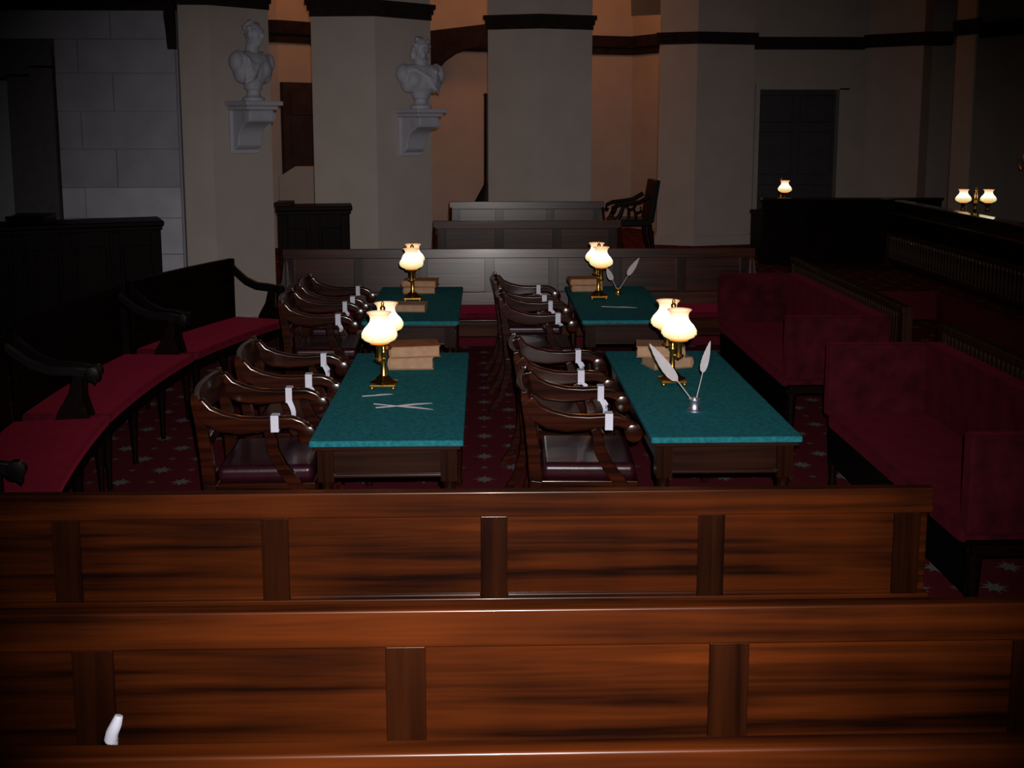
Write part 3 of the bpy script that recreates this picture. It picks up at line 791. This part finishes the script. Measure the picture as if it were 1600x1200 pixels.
quill(b0 + Vector((0.004, 0, 0)), F(1110, 533, ik.y + 0.03), 0.036, 'slim white feather quill standing nearly upright in the pewter inkwell', start=0.48)
ik2 = at(966, 460)
inkwell(ik2, 0.75, BRASS, 'small brass-toned inkwell holding two feathers on the far table')
b1 = Vector((ik2.x, ik2.y, 0.79))
quill(b1, F(999, 403, ik2.y + 0.04), 0.045, 'white feather quill leaning away from the lamp in the far inkwell', start=0.45)
quill(b1 - Vector((0.006, 0, 0)), F(948, 418, ik2.y + 0.03), 0.045, 'white feather quill partly behind the lamp in the far inkwell', start=0.45)
za = 0.766
def lie(a, b, wd, lab): 
    A, B = G(*a, za), G(*b, za); quill(A, B, wd, lab, flat=(0, 0, 1), start=0.35)
za = 0.770
lie((587, 637), (676, 630), 0.012, 'lying white quill pointing at the books, crossed over its twin')
za = 0.766
lie((584, 631), (677, 640), 0.012, 'lying white quill slanting toward the bench backs, crossed under its twin')
lie((940, 479), (996, 481), 0.018, 'white quill lying flat on the far inkwell table')
lie((566, 619), (614, 616), 0.003, 'thin bare quill lying beside the foot of the lamp by the crossed quills')

# ------------------------------------------------------------------ settees in an arc on the left
def settee(a, b, label):
    a, b = Vector((a.x, a.y, 0)), Vector((b.x, b.y, 0))
    d = b - a; L = d.length; mid_ = (a + b) / 2
    t = thing('curved_settee', label, 'settee', mid_, math.atan2(d.y, d.x), 'crimson-cushioned settees in the arc')
    # local x along the front edge, +y toward the back
    h = L / 2; n = 10; S = 0.035
    def bow(x): return S * (1 - (x / h) ** 2)
    def strip(name, mat, y0, y1, z0, z1, bev, hh=h, dome=0.0):
        vs = []; fs = []
        for k in range(n + 1):
            x = -hh + 2 * hh * k / n; o = bow(x)
            vs += [(x, y0 + o, z0), (x, y1 + o, z0), (x, y0 + o, z1), (x, y1 + o, z1)]
        for k in range(n):
            o = 4 * k
            fs += [(o, o + 1, o + 5, o + 4), (o + 2, o + 6, o + 7, o + 3), (o, o + 4, o + 6, o + 2), (o + 1, o + 3, o + 7, o + 5)]
        fs += [(0, 2, 3, 1), (4 * n, 4 * n + 1, 4 * n + 3, 4 * n + 2)]
        return MB().add(vs, fs).build(name, mat, t, bevel=bev, seg=3 if bev > 0.01 else 2)
    strip('seat_cushion', VELVET, 0.0, 0.50, 0.40, 0.455, 0.02, h - 0.004)
    strip('seat_rail', WD, 0.015, 0.51, 0.33, 0.402, 0.004)
    strip('back_panel', WD, 0.505, 0.535, 0.38, 0.90, 0.004)
    strip('top_rail', WD, 0.495, 0.55, 0.88, 0.94, 0.01)
    arm = [(0.54, 0.93), (0.47, 0.86), (0.38, 0.79), (0.28, 0.752), (0.17, 0.745), (0.09, 0.73), (0.05, 0.69)]
    for s in (-1, 1):
        x0, x1 = (s * h - 0.02, s * h + 0.02)
        x0, x1 = (h - 0.042, h - 0.002) if s > 0 else (-h + 0.002, -h + 0.042)
        m = MB().prism([(p[0], p[1]) for p in arm] + [(p[0] + 0.005, p[1] - 0.05) for p in arm[::-1]], x0, x1, 'x').build('arm', BLACKW, t, bevel=0.005)
        MB().lathe([(0.02, x0 - 0.004), (0.038, x0), (0.038, x1), (0.02, x1 + 0.004)], 14, (0, 0.078, 0.70), 'x').build('scroll', BLACKW, m, smooth=True)
        MB().prism([(0.13, 0.70), (0.17, 0.71), (0.20, 0.60), (0.26, 0.50), (0.30, 0.40), (0.06, 0.40), (0.10, 0.46), (0.13, 0.56)], x0 + 0.006, x1 - 0.006, 'x').build('arm_support', WD, t, bevel=0.004)
        for yy in (0.05, 0.46):
            MB().lathe([(0.014, 0), (0.018, 0.02), (0.014, 0.05), (0.024, 0.26), (0.03, 0.335)], 10, (s * (h - 0.06), yy, 0)).build('leg', WD, t, smooth=True)
    for xx in (-h * 0.33, h * 0.33):
        MB().lathe([(0.014, 0), (0.018, 0.02), (0.014, 0.05), (0.024, 0.26), (0.03, 0.335)], 10, (xx, 0.07, 0)).build('leg', WD, t, smooth=True)
    return t
zf = 0.45
f0, f1, f2, f3 = G(150, 700, zf), G(172, 650, zf), G(306, 553, zf), G(455, 499, zf)
f0 = f1 + (G(100, 768, zf) - f1).normalized() * 1.75
gap = 0.012
def seg(a, b, lab):
    d = (b - a).normalized(); return settee(a + d * gap, b - d * gap, lab)
# local +y must point away from the tables (to the left): run from near to far
seg(f2, f3, 'crimson-cushioned settee of the arc next to the long far bench')
seg(f1, f2, 'crimson-cushioned settee in the middle of the arc')
seg(f0, f1, 'crimson-cushioned settee of the arc next to the mahogany bench backs')

# ------------------------------------------------------------------ red sofas on the right
def sofa(y0, y1, label):
    xf = G(1290, 640, .45).x; D = 0.66; L = y1 - y0
    t = thing('red_sofa', label, 'sofa', (xf, y0, 0), 0, 'deep red sofas along the rail')
    MB().box(-0.01, D - 0.1, 0.07, L - 0.07, 0.37, 0.45).build('seat_cushion', DAMASK, t, bevel=0.02, seg=3)
    MB().box(D - 0.13, D - 0.01, 0.0, L, 0.36, 0.84).build('backrest', DAMASK, t, bevel=0.02, seg=3)
    for u in (0.0, L - 0.075):
        MB().box(-0.015, D - 0.12, u, u + 0.075, 0.43, 0.84).build('arm', DAMASK, t, bevel=0.015, seg=3)
    box('base_rail', WD, t, 0.02, D - 0.02, 0.01, L - 0.01, 0.34, 0.385, 0.004)
    box('front_apron', BLACKW, t, 0.01, 0.04, 0.04, L - 0.04, 0.17, 0.36, 0.004)
    for u in (0.01, L - 0.08):
        for x in (0.0, D - 0.08):
            MB().lathe([(0.02, 0), (0.026, 0.03), (0.02, 0.06), (0.036, 0.34)], 12, (x + 0.04, u + 0.035, 0)).build('leg', WD, t, smooth=True)
    return t
sofa(G(1531, 830, .45).y, G(1290, 640, .45).y, 'deep red sofa beside the pewter-inkwell table')
sofa(G(1231, 590, .45).y, G(1131, 500, .45).y + 0.0, 'deep red sofa beside the far inkwell table')

# ------------------------------------------------------------------ railings
def railing(x, y0, y1, z0, z1, pitch, label, name='baluster_railing', r=0.011, mat=WDL, posts=True, group='spindle railings'):
    t = thing(name, label, 'railing', (x, y0, z0), 0, group)
    L = y1 - y0; h = z1 - z0
    box('top_rail', WDL, t, -0.035, 0.035, -0.03, L + 0.03, h - 0.05, h, 0.012)
    box('bottom_rail', WDL, t, -0.025, 0.025, -0.01, L + 0.01, 0.06, 0.10, 0.005)
    if posts:
        for u in (0.0, L):
            box('post', WDL, t, -0.032, 0.032, u - 0.032, u + 0.032, 0, h - 0.04, 0.005)
    me = MB().lathe([(r * .8, 0.095), (r * 1.2, 0.12), (r * .8, 0.15), (r * 1.25, 0.1 + (h - .15) * .35), (r * .8, h - 0.12), (r * 1.2, h - 0.09), (r * .8, h - 0.045)], 8).mesh('spindle', mat, True)
    k = int(L / pitch)
    for i in range(1, k):
        o = bpy.data.objects.new('spindle', me); o.parent = t; o.location = (0, L * i / k, 0); COL.objects.link(o)
    return t
fx = G(1290, 640, .45).x + 0.72
zr = H - 0.432 * fx + 0.0
yA0 = F(1480, 505, 1).y
def rail_y(px, py, z): return G(px, py, z).y
railing(fx, rail_y(1420, 478, zr), rail_y(1242, 402, zr), 0, zr, 0.05, 'dark spindle railing behind the sofa by the far inkwell table')
railing(fx, 3.2, rail_y(1480, 505, zr), 0, zr, 0.05, 'dark spindle railing behind the sofa by the pewter-inkwell table')
SPG = plain('glossy_spindle', (0.06, 0.036, 0.026), 0.12, noise=0.1, coat=1.0)
railing(4.98, 8.6, 13.2, 0.30, 0.74, 0.08, 'glossy spindle railing along the front of the judges long desk', r=0.014, mat=SPG)

# ------------------------------------------------------------------ desks on the right
GLOSSB = plain('polished_black_wood', (0.02, 0.008, 0.004), 0.22, noise=0.2, coat=0.8)
def desk(name, label, x0, x1, y0, y1, z0, z1, npan, face):
    t = thing(name, label, 'desk', (x0, y0, z0)); w_, d_, h_ = x1 - x0, y1 - y0, z1 - z0
    box('carcass', WDZ, t, 0.03, w_ - 0.03, 0.03, d_ - 0.03, 0, h_ - 0.235, 0.004)
    box('plinth', WD, t, 0.01, w_ - 0.01, 0.01, d_ - 0.01, 0, 0.10, 0.004)
    box('worktop', WD, t, 0.02, w_ - 0.0, 0.02, d_ + 0.0, h_ - 0.24, h_ - 0.20, 0.006)
    if face == 'y':
        box('parapet', WD, t, 0.0, w_, 0.0, 0.05, 0.1, h_ - 0.025, 0.004); box('parapet_cap', GLOSSB, t, -0.02, w_ + 0.02, -0.02, 0.09, h_ - 0.03, h_, 0.008)
    else:
        box('parapet', WD, t, 0.0, 0.05, 0.0, d_, 0.1, h_ - 0.025, 0.004); box('parapet_cap', GLOSSB, t, -0.02, 0.13, -0.02, d_ + 0.02, h_ - 0.03, h_, 0.008)
    for i in range(npan):
        if face == 'y':
            a = 0.06 + (w_ - 0.12) * i / npan; b = 0.06 + (w_ - 0.12) * (i + 1) / npan
            box('panel', WDZ, t, a + 0.04, b - 0.04, -0.012, 0.004, 0.16, h_ - 0.13, 0.008)
        else:
            a = 0.06 + (d_ - 0.12) * i / npan; b = 0.06 + (d_ - 0.12) * (i + 1) / npan
            box('panel', WDZ, t, -0.012, 0.004, a + 0.04, b - 0.04, 0.16, h_ - 0.13, 0.008)
    return t
sl = F(1222, 307, 13.6); zdk = sl.z
desk('clerk_desk', 'dark panelled desk carrying the single lamp before the right door', X(1192, 13.4), X(1470, 13.4), 13.35, 14.1, 0.30, zdk, 6, 'y')
pl = F(1524, 324, 12.1)
desk('judges_desk', 'long dark judges desk behind the spindle railing', 5.05, 5.85, 8.6, 13.2, 0.30, pl.z, 8, 'x')
box('ledge', GLOSSB, bpy.data.objects['judges_desk'], -0.12, 0.03, 0.0, 4.6, pl.z - 0.3 - 0.16, pl.z - 0.3 - 0.13, 0.005)
o = place_copy(lamp, (pl.x, pl.y, pl.z - 0.20), R(82), 'brass lamp with two shades side by side on the judges long desk')
single = make_lamp(False)
single.location = (sl.x + 0.01, sl.y + 0.1, zdk - 0.20); single.rotation_euler = (0, 0, R(5)); single['label'] = 'lone glowing lamp with one shade on the dark clerk desk'; single['group'] = 'brass argand lamps'

# brass hanging lamp cut by the edge of the picture
sq = F(1606, 250, 10.8)
t = thing('hanging_lamp', 'ornate brass hanging lamp above the judges desk', 'lamp', (sq.x, sq.y, sq.z))
MB().lathe([(0.01, -0.15), (0.03, -0.13), (0.018, -0.08), (0.045, -0.02), (0.055, 0.03), (0.03, 0.09), (0.045, 0.11), (0.01, 0.15)], 16).build('urn', BRASS, t, smooth=True)
MB().tube([(0, 0, 0.14), (0, 0, 5.2 - sq.z)], 0.008, 8).build('rod', BRASS, t, smooth=True)
for s_ in (-1, 1):
    MB().tube([(0, s_ * 0.03, -0.05), (0, s_ * 0.10, -0.1), (0, s_ * 0.16, -0.07), (0, s_ * 0.17, 0.0)], 0.007, 6).build('branch', BRASS, t, smooth=True)

# ------------------------------------------------------------------ panelled boxes on the left
def pbox(label, a, b, top, depth, ang=0.0, npan=4):
    d = Vector((b.x - a.x, b.y - a.y, 0)); L = d.length
    t = thing('panelled_box', label, 'box', (a.x, a.y, 0), math.atan2(d.y, d.x))
    box('carcass', WDZ, t, 0.0, L, 0.03, depth, 0, top - 0.06, 0.004)
    box('top_moulding', WD, t, -0.02, L + 0.03, -0.02, depth + 0.02, top - 0.045, top, 0.012)
    box('under_moulding', WD, t, -0.005, L + 0.015, 0.0, depth, top - 0.08, top - 0.045, 0.008)
    pw_ = L / npan
    for i in range(npan):
        box('panel', WDZ, t, i * pw_ + 0.07, (i + 1) * pw_ - 0.07, 0.022, 0.04, 0.2, top - 0.22, 0.01)
    for i in range(npan + 1):
        u = min(max(i * pw_, 0.045), L - 0.045)
        box('stile', WDZ, t, u - 0.045, u + 0.045, 0.008, 0.034, 0.05, top - 0.09, 0.006)
    return t
pbox('long dark panelled box before the ashlar wall', Vector((F(-140, 372, 9.2).x, 9.2, 0)), Vector((F(251, 347, 9.95).x, 9.95, 0)), F(251, 345, 9.95).z, 0.5, npan=5)
pb2 = pbox('short dark panelled box between the two bust piers', Vector((F(434, 322, 10.9).x, 10.9, 0)), Vector((F(546, 322, 11.0).x, 11.0, 0)), F(500, 322, 11).z, 0.4, npan=2)
def lecternblock(p0, p1, Y, z0, z1, lab):
    t = thing('writing_slope', lab, 'slope', (F(p0, 340, Y).x, Y, z0), 0, 'small dark writing slopes')
    wv = F(p1, 340, Y).x - F(p0, 340, Y).x
    MB().prism([(0, 0), (0.26, 0), (0.26, z1 - z0), (0, (z1 - z0) * 0.75)], 0, wv, 'x').build('slope_body', BLACKW, t, bevel=0.005)
    box('pen_ledge', BLACKW, t, 0, wv, -0.012, 0.004, (z1 - z0) * 0.72, (z1 - z0) * 0.9, 0.003)
    return t
zz = F(251, 345, 9.95).z
lecternblock(9, 70, 9.68, zz - 0.002, zz + 0.075, 'small dark slope on the long panelled box')
zz2 = F(500, 322, 11).z
lecternblock(428, 454, 11.0, zz2 - 0.002, zz2 + 0.04, 'small dark slope on the short panelled box')

# ------------------------------------------------------------------ dark pole stand behind the middle pier
pp = F(762, 300, 14.3)
t = thing('pole_stand', 'black pole on a flared foot half hidden by the middle pier', 'stand', (pp.x, 14.3, 0.3))
ztop = F(760, 145, 14.3).z - 0.3; zb = F(750, 288, 14.3).z - 0.3
MB().lathe([(0.26, 0.0), (0.26, 0.04), (0.2, 0.3), (0.17, zb - 0.22), (0.05, zb), (0.045, zb + 0.05)], 20).build('flared_foot', IRON, t, smooth=True)
MB().lathe([(0.045, zb), (0.042, ztop - 0.03), (0.055, ztop - 0.02), (0.03, ztop)], 14).build('pole', IRON, t, smooth=True)

# ------------------------------------------------------------------ black armchair near the fourth pier
def black_chair(p, rz):
    t = thing('scroll_armchair', 'black armchair with scrolled arms standing before the fourth pier', 'chair', p, rz)
    # faces +x
    MB().box(-0.26, 0.26, -0.27, 0.27, 0.40, 0.49).build('seat', BLACKW, t, bevel=0.02, seg=3)
    for s in (-1, 1):
        y = s * 0.27
        MB().tube([(-0.24, y, 0.80), (-0.10, y, 0.72), (0.05, y, 0.70), (0.18, y, 0.685), (0.255, y, 0.65), (0.27, y, 0.60), (0.235, y, 0.58)], [0.03, 0.03, 0.027, 0.025, 0.025, 0.025, 0.03], 8).build('arm', BLACKW, t, smooth=True)
        MB().tube([(0.10, y, 0.69), (0.13, y, 0.62), (0.15, y, 0.56), (0.21, y, 0.48)], [0.022, 0.026, 0.03, 0.03], 8).build('arm_support', BLACKW, t, smooth=True)
        MB().tube([(-0.05, y, 0.70), (-0.02, y, 0.62), (-0.06, y, 0.57), (-0.12, y, 0.60), (-0.11, y, 0.66)], [0.018, 0.02, 0.022, 0.02, 0.014], 8).build('scroll', BLACKW, t, smooth=True)
        MB().tube([(-0.05, y, 0.60), (-0.05, y, 0.49)], 0.02, 8).build('arm_post', BLACKW, t, smooth=True)
        MB().lathe([(0.02, 0), (0.025, 0.03), (0.02, 0.06), (0.035, 0.40)], 10, (0.21, s * 0.22, 0)).build('leg', BLACKW, t, smooth=True)
        MB().tube([(-0.24, s * 0.22, 0.42), (-0.27, s * 0.22, 0.2), (-0.32, s * 0.22, 0.0)], [0.035, 0.03, 0.025], 8).build('leg', BLACKW, t, smooth=True)
    MB().prism([(-0.21, 0.45), (-0.30, 1.0), (-0.37, 1.0), (-0.29, 0.45)], -0.27, 0.27, 'y').build('backrest', BLACKW, t, bevel=0.012)
    return t
cp = F(982, 350, 14.4)
black_chair((cp.x, 14.4, 0.30), R(182))

# ------------------------------------------------------------------ busts on wall brackets
def bracket(n, origin, z, label):
    rz = math.atan2(n.y, n.x)
    t = thing('wall_bracket', label, 'bracket', (origin.x, origin.y, z), rz, 'marble wall brackets')
    # local +x away from the wall, top at 0
    box('shelf', MARBLE, t, -0.01, 0.40, -0.20, 0.20, -0.045, 0.0, 0.01)
    box('shelf_moulding', MARBLE, t, -0.01, 0.36, -0.17, 0.17, -0.085, -0.045, 0.012)
    prof = [(0, -0.085), (0.33, -0.085), (0.345, -0.13), (0.33, -0.19), (0.27, -0.215), (0.21, -0.235), (0.15, -0.28), (0.12, -0.35), (0.11, -0.42), (0.07, -0.455), (0, -0.47)]
    MB().prism(prof, -0.13, 0.13, 'y').build('console', MARBLE, t, bevel=0.012)
    for s in (-1, 1):
        MB().lathe([(0.035, min(s * 0.125, s * 0.15)), (0.062, min(s * 0.125, s * 0.15) + 0.004), (0.062, max(s * 0.125, s * 0.15) - 0.004), (0.035, max(s * 0.125, s * 0.15))], 16, (0.275, 0, -0.148), 'y').build('volute', MARBLE, t, smooth=True)
    box('back_plate', MARBLE, t, -0.01, 0.035, -0.16, 0.16, -0.50, -0.085, 0.01)
    return t
def bust(pos, rz, label, turn=0.0, drape=1, wig=False):
    t = thing('marble_bust', label, 'bust', pos, rz, 'marble busts')
    MB().lathe([(0.105, 0), (0.105, 0.03), (0.075, 0.045), (0.06, 0.075), (0.065, 0.10), (0.085, 0.115), (0.08, 0.135)], 22).build('socle', MARBLE, t, smooth=True)
    m = MB()     # faces +x ; z from socle top
    m.ball((0.0, 0, 0.30), (0.125, 0.19, 0.17)); m.ball((-0.01, 0, 0.385), (0.11, 0.24, 0.085))
    m.ball((-0.005, 0.185, 0.36), (0.08, 0.07, 0.10)); m.ball((-0.005, -0.185, 0.36), (0.08, 0.07, 0.10)); m.ball((0.0, 0.13, 0.27), (0.09, 0.08, 0.11)); m.ball((0.0, -0.13, 0.27), (0.09, 0.08, 0.11))
    m.ball((0.045, 0.085, 0.30), (0.085, 0.09, 0.10)); m.ball((0.045, -0.085, 0.30), (0.085, 0.09, 0.10))
    m.ball((0.0, 0, 0.17), (0.085, 0.10, 0.085))
    m.tube([(-0.02, 0, 0.40), (0.0, 0, 0.47), (0.015, 0, 0.54)], [0.085, 0.066, 0.064], 12)
    hx = Matrix.Rotation(turn, 3, 'Z')
    def hb(c, r): 
        q = hx @ Vector(c); m.ball(q, r, 16, 12)
    hb((0.02, 0, 0.63), (0.092, 0.077, 0.105)); hb((0.035, 0, 0.585), (0.07, 0.062, 0.075)); hb((0.075, 0, 0.535), (0.03, 0.034, 0.026))
    hb((0.118, 0, 0.605), (0.02, 0.014, 0.028)); hb((0.10, 0, 0.625), (0.018, 0.012, 0.03)); hb((0.095, 0, 0.655), (0.022, 0.055, 0.014))
    hb((0.098, 0, 0.567), (0.014, 0.026, 0.007)); hb((0.096, 0, 0.553), (0.015, 0.022, 0.007))
    hb((0.082, 0.036, 0.60), (0.02, 0.02, 0.02)); hb((0.082, -0.036, 0.60), (0.02, 0.02, 0.02))
    hb((0.02, 0.078, 0.615), (0.022, 0.014, 0.032)); hb((0.02, -0.078, 0.615), (0.022, 0.014, 0.032))
    for k in range(26):        # locks of hair
        a = random.uniform(0.9, 2 * math.pi - 0.9); e = random.uniform(-0.1, 1.35)
        hb((0.012 + 0.093 * math.cos(e) * math.cos(a), 0.081 * math.cos(e) * math.sin(a), 0.645 + 0.10 * math.sin(e)), (0.022, 0.021, 0.018))
    if wig:
        hb((-0.02, 0.075, 0.565), (0.04, 0.026, 0.06)); hb((-0.02, -0.075, 0.565), (0.04, 0.026, 0.06))
    for k in range(5):         # folds of drapery
        o_ = 0.035 * k
        m.tube([(-0.05, 0.14 * drape + 0.02 * drape - o_ * 0.3 * drape, 0.46 - o_ * 0.3), (0.085, 0.08 * drape - o_ * 0.6 * drape, 0.40 - o_), (0.125, -0.04 * drape - o_ * 0.5 * drape, 0.325 - o_ * 0.9), (0.08, -0.16 * drape, 0.27 - o_ * 0.8)], [0.022, 0.018, 0.017, 0.014], 8)
    m.tube([(-0.02, -0.17 * drape, 0.45), (0.09, -0.12 * drape, 0.38), (0.115, -0.10 * drape, 0.28), (0.08, -0.12 * drape, 0.20)], [0.035, 0.03, 0.026, 0.02], 8)
    b = m.build('figure', MARBLE, t, smooth=True)
    b.location = (0, 0, 0.0)
    rm = b.modifiers.new('remesh', 'REMESH'); rm.mode = 'VOXEL'; rm.voxel_size = 0.009; rm.use_smooth_shade = True
    sm = b.modifiers.new('smooth', 'SMOOTH'); sm.iterations = 3; sm.factor = 0.5
    return t
for i, (pA, pB, px, ytop, ybot, turn, lab, lab2) in enumerate((
        (p1[0], p1[1], 380, 158, 222, R(18), 'white marble bust with bare neck and draped shoulders on the first pier', 'marble scroll bracket under the bust on the first pier'),
        (p2[0], p2[1], 640, 170, 238, R(-6), 'white marble bust with broad draped chest on the second pier', 'marble scroll bracket under the bust on the second pier'))):
    a, b = Vector(pA), Vector(pB); tg = (b - a).normalized(); n = Vector((tg.y, -tg.x))
    # point of the face on the sight line
    best = min((abs(F(px, 200, (a + (b - a) * u / 100).y).x - (a + (b - a) * u / 100).x), u) for u in range(101))[1]
    o2 = a + (b - a) * best / 100
    ctr = o2 + n * 0.2
    z = F(px, ytop, ctr.y).z
    bracket(n, o2, z, lab2)
    bs = bust((ctr.x, ctr.y, z), math.atan2(n.y, n.x) + (R(8) if i == 0 else R(-14)), lab, turn, 1 if i == 0 else -1, i == 1)
    bs.scale = (1.0, 1.0 if i == 0 else 1.1, 1.0)
# ribbon standing on the rear bench seat end
rp = F(180, 1135, b2y - 0.25)
t = thing('ribbon_tie', 'white ribbon end on an arm post between the two nearest benches', 'ribbon', (rp.x, rp.y, rp.z))
MB().tube([(0.008, 0, 0.022), (0.004, -0.004, 0.008), (-0.004, -0.006, -0.008), (-0.008, -0.004, -0.026)], [0.008, 0.011, 0.012, 0.013], 8, 0.9).build('loop', RIBBON, t, smooth=True)
MB().tube([(-0.01, 0.01, -0.03), (-0.012, 0.012, -0.06)], [0.011, 0.009], 8).build('tail', RIBBON, t, smooth=True)
